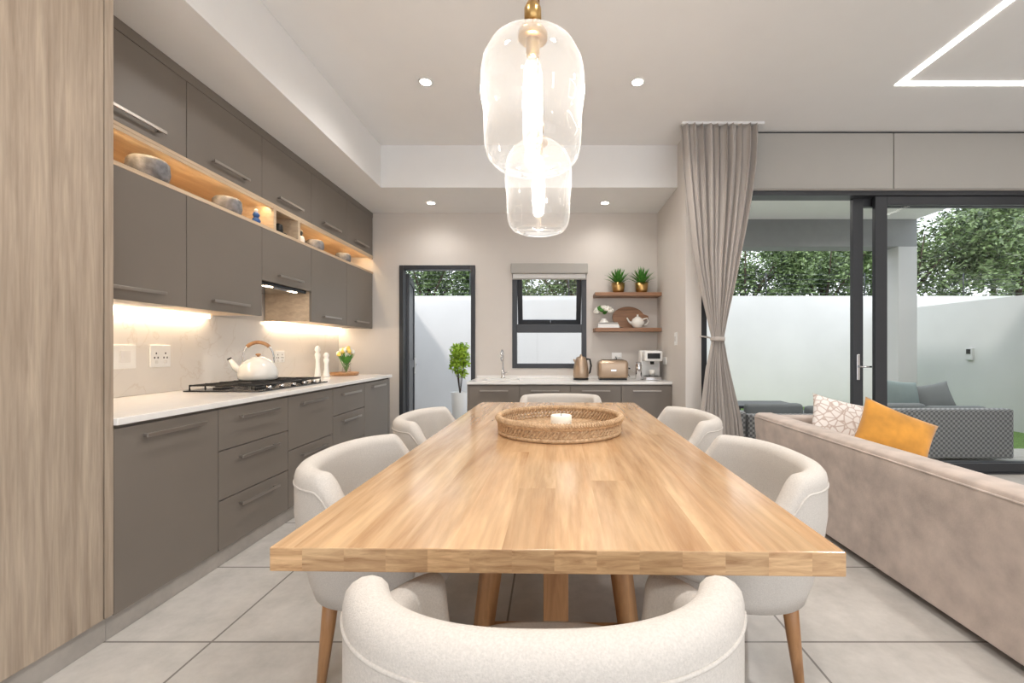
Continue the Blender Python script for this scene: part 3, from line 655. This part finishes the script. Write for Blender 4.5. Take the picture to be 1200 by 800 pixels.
# ------------------------------------------------------------ chairs
RXC, RYC = .372, .296
def spow(v, e): return math.copysign(abs(v)**e, v)
def hrim_y(y):
    u = min(1, max(0, (y+.12)/.125)); u = u*u*(3-2*u)
    return .792-(.792-.672)*u-.12*max(0, y-.01)*.8
def chair_meshes():
    out = []
    nt_ = 84; TM = radians(126); vs = []; fs = []; th = .076
    NZ = 8; EX = .84
    ts = [-TM+2*TM*i/nt_ for i in range(nt_+1)]
    def plan(t, z, s):
        k = .80+.20*min(1, max(0, (z-.31)/.30))**.75
        rx = RXC*k-s*th; ry = RYC*k-s*th
        return (rx*spow(sin(t), EX), -ry*spow(cos(t), EX), z)
    def hr(t): return hrim_y(-RYC*spow(cos(t), EX))
    sec = []
    for i in range(NZ): sec.append(('o', i/(NZ-1)))
    for i in range(1, 7): sec.append(('r', i/7))
    for i in range(NZ-1, -1, -1): sec.append(('i', i/(NZ-1)))
    ns = len(sec)
    for it in range(nt_+1):
        t = ts[it]; h = hr(t); r = th/2
        zc = h-r
        for kind, f in sec:
            if kind == 'o': vs.append(plan(t, .315+(zc-.315)*f, 0))
            elif kind == 'i': vs.append(plan(t, .315+(zc-.315)*f, 1))
            else:
                a = pi*f; vs.append(plan(t, zc+r*sin(a), (1-cos(a))/2))
    for it in range(nt_):
        for k in range(ns):
            l = (k+1) % ns; fs.append((it*ns+k, it*ns+l, (it+1)*ns+l, (it+1)*ns+k))
    for side, it in ((-1, 0), (1, nt_)):
        base = [Vector(vs[it*ns+k]) for k in range(ns)]
        t = side*TM; tan = Vector((cos(t)*side, sin(t)*side, 0)); tan.normalize()
        prev = it*ns
        NC = 4
        for c in range(1, NC+1):
            a = pi/2*c/NC; off = sin(a)*th*.5; sc = cos(a)
            start = len(vs)
            for k in range(ns):
                b = base[k]
                kk = ns-1-k; m = (Vector(vs[it*ns+k])+Vector(vs[it*ns+kk]))/2; m.z = b.z-(1-sc)*(.03 if b.z > .5 else 0)
                p = m+(Vector((b.x, b.y, m.z))-Vector((m.x, m.y, m.z)))*max(sc, .05)+tan*off
                vs.append(p)
            for k in range(ns):
                l = (k+1) % ns; fs.append((prev+k, prev+l, start+l, start+k))
            prev = start
        fs.append(tuple(prev+k for k in range(ns)))
    out.append(('shell', vs, fs, M_fabric, True))
    pts = []
    for t in ts:
        z = hr(t)-.058; x, y, zz = plan(t, z, 0); pts.append((x, y, zz))
    out.append(('seam', pts, None, M_fabric, 'tube'))
    def slab(z0, z1, rx, ry, yo, e, rnd):
        vs = []; fs = []; n = 48; levels = [(z0, .92), (z0+rnd, 1), (z1-rnd, 1), (z1-rnd*.3, .97), (z1, .88)]
        for z, s in levels:
            for i in range(n):
                a = 2*pi*i/n; c, d = cos(a), sin(a)
                vs.append((rx*s*spow(c, e), yo+ry*s*spow(d, e), z))
        for l in range(len(levels)-1):
            for i in range(n): j = (i+1) % n; fs.append((l*n+i, l*n+j, (l+1)*n+j, (l+1)*n+i))
        k = len(vs); vs.append((0, yo, z1+.006)); top = (len(levels)-1)*n
        for i in range(n): fs.append((top+i, top+(i+1) % n, k))
        fs.append(tuple(range(n))[::-1])
        return vs, fs
    v, f = slab(.30, .385, .292, .255, .02, .8, .03); out.append(('seat_base', v, f, M_fabric, True))
    v, f = slab(.375, .475, .280, .250, .04, .75, .03); out.append(('seat_cushion', v, f, M_fabric, True))
    return out
CH = chair_meshes()
chair_cache = {}
def chair(loc, rz):
    g = group('dining_chair', (loc[0], loc[1], 0), rz)
    for nm, v, f, m, k in CH:
        if nm in chair_cache:
            o = bpy.data.objects.new(nm, chair_cache[nm]); COL.objects.link(o); o.parent = g; continue
        if k == 'tube': o = tube(nm, v, .004, m, g, world=False, seg=6)
        else: o = mesh(nm, v, f, m, g, smooth=True, world=False)
        chair_cache[nm] = o.data
    i = 0
    for sx in (-1, 1):
        for sy in (-1, 1):
            i += 1; nm = 'leg_%d' % i
            if nm in chair_cache:
                o = bpy.data.objects.new(nm, chair_cache[nm]); COL.objects.link(o); o.parent = g; continue
            o = tube(nm, [(sx*.195, sy*.135, .335), (sx*.205, sy*.145, .2), (sx*.225, sy*.160, .0005)], .02, M_leg, g, world=False, seg=14, radii=[.028, .024, .015])
            chair_cache[nm] = o.data
chair((-.012, .870), 0)
chair((-.655, 1.74), -pi/2)
chair((.716, 1.72), pi/2)
chair((-.665, 2.72), -pi/2-.03)
chair((.755, 2.74), pi/2+.04)
chair((.09, 3.70), pi)

# ------------------------------------------------------------ tray + candle
g = group('rattan_tray', (.05, 2.34, TH)); C = (.05, 2.34); R = .325
lathe('base', [(0, .001), (R, .001), (R, .012), (0, .012)], M_rattan, (C[0], C[1], TH), g, 64)
ob = []
for z, rr, dr in ((.012, .012, 0), (.082, .013, .008), (.070, .010, .010), (.045, .005, .004), (.028, .005, .003)):
    ob.append(tube('rim', ring(C, R+dr, TH+z, 96), rr, M_rattan, g, closed=True, seg=8))
n = 90
for k in range(n):
    for s in (-1, 1):
        a0 = 2*pi*k/n; pts = []
        for q in range(4):
            f = q/3; a = a0+s*f*.14; r = R+.006*f+.004*s
            pts.append((C[0]+r*cos(a), C[1]+r*sin(a), TH+.008+f*.066))
        ob.append(tube('strand', pts, .0055, M_rattan, g, seg=5))
for k in range(150):
    a = 2*pi*k/150; r = R+.008
    ob.append(tube('wrap', [(C[0]+(r+.014*cos(b))*cos(a+b*.01), C[1]+(r+.014*cos(b))*sin(a+b*.01), TH+.082+.014*sin(b)) for b in [2*pi*i/8 for i in range(8)]], .004, M_rattan, g, closed=True, seg=4))
for q in range(1, 9):
    ob.append(tube('coil', ring(C, R*q/9, TH+.013, 60), .006, M_rattan, g, closed=True, seg=5))
joinall(ob, 'weave')
g = group('candle', (.06, 2.36, TH+.02))
lathe('wax', [(0, 0), (.056, 0), (.058, .004), (.058, .062), (.052, .066), (.03, .060), (0, .059)], M_candle, (.06, 2.36, TH+.0195), g, 32)
tube('wick', [(.06, 2.36, TH+.075), (.06, 2.36, TH+.095)], .0015, M_iron, g)

# ------------------------------------------------------------ pendants
def pendant(x, y, zb, ztop):
    g = group('pendant_light', (x, y, zb+.3))
    H = ztop-zb
    prof = [(0, 0), (.06, 0.0), (.115, .004), (.140, .015), (.158, .04), (.168, .08), (.171, .13), (.172, .19), (.173, .22), (.178, .26), (.182, .31), (.182, .37), (.174, .43), (.150, .485), (.11, .522), (.065, .540), (.05, .545)]
    prof = [(a, b*H/.545) for a, b in prof]
    o = lathe('glass_shade', prof, M_pend, (x, y, zb), g, 64)
    bm = bmesh.new(); bm.from_mesh(o.data)
    big = [f for f in bm.faces if len(f.verts) > 10]; bmesh.ops.delete(bm, geom=big, context='FACES_ONLY'); bm.to_mesh(o.data); bm.free()
    for p in o.data.polygons: p.use_smooth = True
    zt = ztop
    lathe('brass_cap', [(0, .022), (.048, .022), (.052, .015), (.052, -.005), (.046, -.010), (0, -.010)], M_gold, (x, y, zt), g, 36)
    lathe('socket', [(0, .1), (.02, .1), (.024, .03), (.024, -.06), (.018, -.07), (0, -.07)], M_gold, (x, y, zt), g, 24)
    lathe('collar', [(0, .13), (.016, .13), (.03, .10), (.03, .06), (.018, .05), (0, .05)], M_gold, (x, y, zt), g, 20)
    tube('rod', [(x, y, zt+.12), (x, y, CZ-.02)], .007, M_gold, g)
    lathe('ceiling_rose', [(0, 0), (.06, 0), (.06, -.02), (.02, -.025), (0, -.025)], M_gold, (x, y, CZ-.001), g, 30)
    bt = zt-.07
    lathe('bulb_glass', [(.014, 0), (.026, -.02), (.034, -.06), (.034, -.28), (.028, -.32), (0, -.335)], M_pend, (x, y, bt), g, 28)
    pts = [(x+.013*cos(i*.8), y+.013*sin(i*.8), bt-.04-i*.0032) for i in range(80)]
    tube('filament', pts, .0018, M_fil, g, seg=5)
    tube('filament_core', [(x, y, bt-.03), (x, y, bt-.30)], .004, M_filt, g, seg=8)
    l = bpy.data.lights.new('pendant_bulb', 'POINT'); l.energy = 12; l.color = (1, .94, .86); l.shadow_soft_size = .03
    lo = bpy.data.objects.new('bulb_light', l); lo.location = (x, y, bt-.18); COL.objects.link(lo); attach(lo, g)
pendant(-.062, 1.5, 1.842, 2.295)
pendant(-.065, 2.32, 1.835, 2.32)

# ------------------------------------------------------------ ceiling lights
def downlight_or_fill(x, y, z, e=30, blend=1):  # builds the real fittings and the added fill lamps alike
    g = group('downlight_and_fill', (x, y, z))
    lathe('trim_ring', [(.040, -.001), (.056, -.001), (.057, -.006), (.042, -.008), (.040, -.007)], M_white, (x, y, z), g, 28)
    lathe('lens', [(0, -.0095), (.036, -.0095), (.041, -.008), (.041, -.0015), (0, -.0015)], M_lens, (x, y, z), g, 24)
    l = bpy.data.lights.new('downlight_and_fill_lamp', 'SPOT'); l.energy = e; l.color = (1, .955, .905); l.spot_size = radians(160); l.spot_blend = 1; l.shadow_soft_size = .10
    lo = bpy.data.objects.new('lamp', l); lo.location = (x, y, z-.03); COL.objects.link(lo); attach(lo, g)
E1 = 78
for x, y in [(-.965, 3.3), (.675, 3.3), (-.965, .9), (.675, .9), (-.965, -1.2), (.675, -1.2), (2.2, 1.8), (4.4, 1.8), (2.2, -.8), (4.4, -.8)]: downlight_or_fill(x, y, CZ, E1)  # first pair are real fittings, the others added as interior fill
for x, y in [(-1.335, 4.77), (.61, 4.77)]: downlight_or_fill(x, y, LZ, 16)
for x, y in [(2.4, 5.4), (4.2, 5.4)]: downlight_or_fill(x, y, 3.15, 110)  # made-up patio lamps, added to brighten soffit and beam
g = group('recessed_led_profile', (3.6, 2.4, CZ))
zz0, zz1 = CZ-.006, CZ-.001
box('led_left', 2.70, 2.745, 1.2, 3.345, zz0, zz1, M_ledw, g); box('led_far', 2.745, 5.2, 3.30, 3.345, zz0, zz1, M_ledw, g)
box('led_right', 5.155, 5.2, 1.2, 3.30, zz0, zz1, M_ledw, g); box('led_near', 2.745, 5.155, 1.2, 1.245, zz0, zz1, M_ledw, g)

# ------------------------------------------------------------ sofa
g = group('sofa', (2.2, 2.35, 0)); S0, S1 = 1.0, 3.58
box('base', 1.74, 2.66, S0+.02, S1-.02, .07, .30, M_suede, g, .03, seg=4)
def back():
    vs = []; fs = []
    sec = [(1.715, .05), (1.735, .30), (1.71, .55), (1.705, .635), (1.715, .662), (1.74, .672), (1.84, .672), (1.88, .66), (1.90, .62), (1.93, .30), (1.93, .05)]
    ys = [S0, S0+.02]+[S0+.02+(S1-S0-.04)*i/10 for i in range(1, 11)]+[S1]
    for i, y in enumerate(ys):
        e = .95 if i in (0, len(ys)-1) else 1
        for x, z in sec: vs.append((1.83+(x-1.83)*e, y, .06+(z-.06)*(.988 if e < 1 else 1)))
    n = len(sec)
    for i in range(len(ys)-1):
        for k in range(n-1): fs.append((i*n+k, i*n+k+1, (i+1)*n+k+1, (i+1)*n+k))
        fs.append((i*n+n-1, i*n, (i+1)*n, (i+1)*n+n-1))
    fs.append(tuple(range(n))); fs.append(tuple((len(ys)-1)*n+k for k in range(n)))
    mesh('backrest', vs, fs, M_suede, g, bevel=.006, seg=3)
back()
box('arm_far', 1.88, 2.68, S1-.20, S1, .07, .655, M_suede, g, .03, seg=5); box('arm_near', 1.88, 2.68, S0, S0+.2, .07, .655, M_suede, g, .03, seg=5)
mid = (S0+S1)/2
box('seat_cushion_1', 1.93, 2.68, S0+.205, mid-.003, .30, .43, M_suede, g, .04, seg=4); box('seat_cushion_2', 1.93, 2.68, mid+.003, S1-.205, .30, .43, M_suede, g, .04, seg=4)
tube('piping', [(1.706, S0+.02, .64), (1.706, S1-.02, .64)], .005, M_suede, g, seg=6)
for i, (x, y) in enumerate([(1.8, S0+.1), (1.8, S1-.1), (2.6, S0+.1), (2.6, S1-.1)]): box('foot_%d' % i, x-.025, x+.025, y-.025, y+.025, .0005, .075, M_leg, g)

def cushion(name, loc, rot, w, h, th, mat):
    n = 16; vs = []; fs = []
    for s in (1, -1):
        for i in range(n+1):
            for j in range(n+1):
                u = -1+2*i/n; v = -1+2*j/n
                k = ((1-abs(u)**2.4)*(1-abs(v)**2.4))
                pin = 1-.07*(1-abs(u)**2)*abs(v)**3; pin2 = 1-.07*(1-abs(v)**2)*abs(u)**3
                vs.append((u*w/2*pin2, s*th/2*max(k, 0)**.55, v*h/2*pin))
    m = (n+1)**2
    for s in range(2):
        for i in range(n):
            for j in range(n):
                a = s*m+i*(n+1)+j; q = (a, a+1, a+n+2, a+n+1); fs.append(q if s else q[::-1])
    o = mesh(name, vs, fs, mat, None, smooth=True)
    bm = bmesh.new(); bm.from_mesh(o.data); bmesh.ops.remove_doubles(bm, verts=bm.verts, dist=1e-4); bmesh.ops.recalc_face_normals(bm, faces=bm.faces); bm.to_mesh(o.data); bm.free()
    for p in o.data.polygons: p.use_smooth = True
    o.location = loc; o.rotation_euler = rot
    return o
cushion('patterned_throw_pillow', (2.19, 3.22, .64), (radians(-24), radians(14), radians(-12)), .42, .38, .13, M_pat)
cushion('mustard_throw_pillow', (2.24, 2.78, .64), (radians(-24), radians(24), radians(-18)), .44, .36, .14, M_yel)

# ------------------------------------------------------------ outside
box('ground_lawn', -14, 20, 4.28, 30, -.12, -.04, M_grass)
box('patio_floor', 1.5, 5.3, SY+.2, 7.0, -.1, -.002, M_patio)
box('yard_floor', -3.2, 1.29, BY+.2, 8.2, -.1, -.003, M_patio)
box('patio_ceiling', 1.3, 5.5, SY+.201, 6.75, 3.15, 3.3, M_soffit)
g = group('patio_beam', (3, 6.5, 2.9)); box('beam', 1.5, 5.5, 6.4, 6.7, 2.74, 3.149, M_beam, g); box('column', 5.22, 5.5, 6.4, 6.7, -.05, 2.739, M_ext2, g)
box('boundary_wall_far', -4, 12, 9.2, 9.4, -.1, 2.35, M_ext)
box('boundary_wall_right', 7.0, 7.2, 3.2, 9.19, -.1, 2.0, M_ext2)
box('yard_wall_far', -2.66, 1.3, 8.0, 8.2, -.1, 2.12, M_ext)
box('yard_wall_left', -2.9, -2.68, BY+.21, 8.2, -.1, 2.12, M_ext)
box('yard_wall_divider', 1.31, 1.5, BY+.21, 9.19, -.1, 3.1, M_ext)
g = group('security_fence', (0, 9.3, 2.5))
for i in range(5): tube('wire_%d' % i, [(-4, 9.3, 2.42+i*.1), (11.2, 9.3, 2.42+i*.1)], .004, M_dark, g, seg=4)
for i in range(8): tube('post_%d' % i, [(-3.9+i*2.15, 9.3, 2.34), (-3.9+i*2.15, 9.3, 2.86)], .012, M_dark, g, seg=6)
g = group('gate_intercom', (6.97, 7.1, 1.15)); box('box', 6.96, 6.999, 7.05, 7.16, 1.02, 1.22, M_ext2, g, .005); box('screen', 6.955, 6.962, 7.07, 7.14, 1.12, 1.2, M_iron, g)
g = group('exterior_wall_lamp', (-2.6, 7, 1.4)); box('back', -2.679, -2.64, 6.6, 6.72, 1.2, 1.45, M_iron, g, .005); box('shade', -2.64, -2.58, 6.61, 6.71, 1.22, 1.43, M_iron, g, .01)

def treemesh(seed, nleaf, rx, ry, rz):
    rnd = random.Random(seed); vs = []; fs = []; NB = 24
    blobs = [(rnd.uniform(-rx, rx)*.75, rnd.uniform(-ry, ry)*.6, rnd.uniform(-rz, rz)*.75, rnd.uniform(.3, .62)) for _ in range(NB)]
    for i in range(nleaf):
        b = blobs[rnd.randrange(NB)]
        d = Vector((rnd.gauss(0, 1), rnd.gauss(0, 1), rnd.gauss(0, 1))).normalized()*(rnd.random()**.45)*b[3]*rnd.uniform(.8, 1.25)
        c = Vector((b[0], b[1], b[2]))+d
        a = Vector((rnd.gauss(0, 1), rnd.gauss(0, 1), rnd.gauss(0, .6))).normalized(); s = a.cross(Vector((rnd.gauss(0, 1), rnd.gauss(0, 1), rnd.gauss(0, 1)))).normalized()
        L = rnd.uniform(.07, .14); w = L*.42; k = len(vs)
        vs += [c-a*L*.5, c+s*w*.5, c+a*L*.5, c-s*w*.5]; fs.append((k, k+1, k+2, k+3))
    me = bpy.data.meshes.new('foliage'); me.from_pydata([tuple(v) for v in vs], [], fs); me.materials.append(M_leaf); me.update()
    return me
TM1 = treemesh(1, 11000, 1.9, 1.1, 1.4); TM2 = treemesh(2, 11000, 2.0, 1.0, 1.25)
trees = [(-3.4, 11.8, 3.0, 1), (-1.4, 12.2, 3.1, 1), (.6, 11.8, 2.9, 1), (3.2, 12.2, 3.0, 1), (5.4, 12.0, 3.1, 1.05), (7.8, 12.2, 3.2, 1.1), (10.3, 12.2, 3.6, 1.2),
         (13.2, 12.0, 3.9, 1.3), (9.6, 14.8, 4.4, 1.3), (15.6, 15.0, 4.8, 1.5), (10.8, 6.4, 2.6, 1.0), (13.9, 8.8, 3.5, 1.15)]
for i, (x, y, z, s) in enumerate(trees):
    g = group('tree', (x, y, 0))
    o = bpy.data.objects.new('crown', TM1 if i % 2 else TM2); COL.objects.link(o); o.location = (x, y, z); o.scale = (s, s, s); o.rotation_euler = (0, 0, (i % 2)*pi+.2*sin(i*3)); attach(o, g)
    tube('trunk', [(x, y, -.05), (x+.1, y, 1.2), (x, y+.1, z)], .1, M_soil, g, radii=[.14, .1, .05])
    for k in range(7): tube('branch', [(x, y, z-.9), (x+.5*cos(k*.9), y+.4*sin(k*.9), z-.2), (x+1.3*cos(k*.9), y+.8*sin(k*.9), z+.7)], .03, M_soil, g, radii=[.05, .03, .01], seg=6)
g = group('potted_shrub', (-1.26, 6.0, 0))
lathe('pot', [(0, 0), (.085, 0), (.13, .6), (.12, .6), (.11, .55), (0, .55)], M_white, (-1.27, 6.0, -.002), g, 30)
vs = []; fs = []; rnd = random.Random(3)
bl = [(rnd.uniform(-.09, .09), rnd.uniform(-.09, .09), rnd.uniform(-.2, .2)) for _ in range(12)]
for k in range(6): tube('stem', [(-1.27, 6.0, .54), (-1.27+bl[k][0]*.5, 6.0+bl[k][1]*.5, .8), (-1.27+bl[k][0], 6.0+bl[k][1], 1.0+bl[k][2])], .005, M_soil, g, seg=5)
for i in range(900):
    b = bl[rnd.randrange(12)]
    d = Vector((rnd.gauss(0, 1), rnd.gauss(0, 1), rnd.gauss(0, 1))).normalized(); c = Vector((-1.27+b[0], 6.0+b[1], 1.04+b[2]))+d*.09*(rnd.random()**.4)
    a = Vector((rnd.gauss(0, 1), rnd.gauss(0, 1), rnd.gauss(0, 1))).normalized(); s = a.cross(d).normalized(); k = len(vs)
    vs += [c-a*.032, c+s*.014, c+a*.032, c-s*.014]; fs.append((k, k+1, k+2, k+3))
mesh('foliage', vs, fs, M_bush, g)
g = group('wicker_outdoor_sofa', (3.5, 5, 0))
box('back_panel', 3.0, 4.95, 4.55, 4.67, .03, .56, M_wick, g, .02); box('arm_right', 4.83, 4.95, 4.672, 5.5, .03, .52, M_wick, g, .02)
box('base', 2.05, 4.83, 4.675, 5.5, .03, .30, M_wick, g, .015); box('arm_left', 2.0, 2.12, 4.6, 5.5, .03, .52, M_wick, g, .02); box('back_left', 2.12, 3.0, 4.56, 4.67, .03, .50, M_wick, g, .015)
for k in range(4): box('seat_pad_%d' % k, 2.13+k*.675, 2.13+(k+1)*.675-.01, 4.80, 5.5, .302, .42, M_cushg, g, .03, seg=3)
for k in range(4): box('back_pad_%d' % k, 2.16+k*.675, 2.16+(k+1)*.675-.05, 4.675, 4.80, .31, .60-.03*(k % 2), M_cushg, g, .04, seg=3)
cushion('outdoor_cushion', (4.05, 4.94, .64), (radians(-14), radians(6), radians(8)), .50, .40, .15, M_cusht)
cushion('outdoor_cushion', (4.45, 4.97, .62), (radians(-18), radians(-10), radians(-8)), .44, .36, .14, M_cushg)
g = group('patio_coffee_table', (2.9, 5.9, 0)); box('table_top', 2.5, 3.4, 5.75, 6.3, .40, .44, M_dark, g, .01)
for i, (x, y) in enumerate([(2.55, 5.8), (3.35, 5.8), (2.55, 6.25), (3.35, 6.25)]): box('leg_%d' % i, x-.025, x+.025, y-.025, y+.025, -.001, .40, M_dark, g)

# ------------------------------------------------------------ world, sun
w = bpy.data.worlds.new('sky'); scene.world = w; w.use_nodes = True; nt = w.node_tree; bg = nt.nodes['Background']
tc = N(nt, 'ShaderNodeTexCoord'); sp = N(nt, 'ShaderNodeSeparateXYZ'); cr = N(nt, 'ShaderNodeValToRGB')
cr.color_ramp.elements[0].position = 0.0; cr.color_ramp.elements[0].color = (.95, .97, 1, 1); cr.color_ramp.elements[1].position = .6; cr.color_ramp.elements[1].color = (.80, .89, 1, 1)
nt.links.new(tc.outputs['Generated'], sp.inputs[0]); nt.links.new(sp.outputs['Z'], cr.inputs[0]); nt.links.new(cr.outputs[0], bg.inputs[0]); bg.inputs[1].default_value = 2.1
l = bpy.data.lights.new('sun', 'SUN'); l.energy = 1.8; l.angle = radians(6); l.color = (1, .95, .88)
o = bpy.data.objects.new('sun', l); o.rotation_euler = (radians(30), radians(-35), 0); COL.objects.link(o)

# ------------------------------------------------------------ camera
cd = bpy.data.cameras.new('camera'); cam = bpy.data.objects.new('camera', cd); COL.objects.link(cam)
cd.sensor_width = 36; cd.lens = 15.0; cd.shift_x = -45/1200; cd.shift_y = 9/1200; cd.clip_start = .02; cd.clip_end = 200
cam.location = (0, 0, 1.2); cam.rotation_euler = (pi/2, 0, 0)
scene.camera = cam
scene.view_settings.view_transform = 'Standard'
scene.view_settings.exposure = 0.12
try: scene.cycles.transparent_max_bounces = 24
except Exception: pass
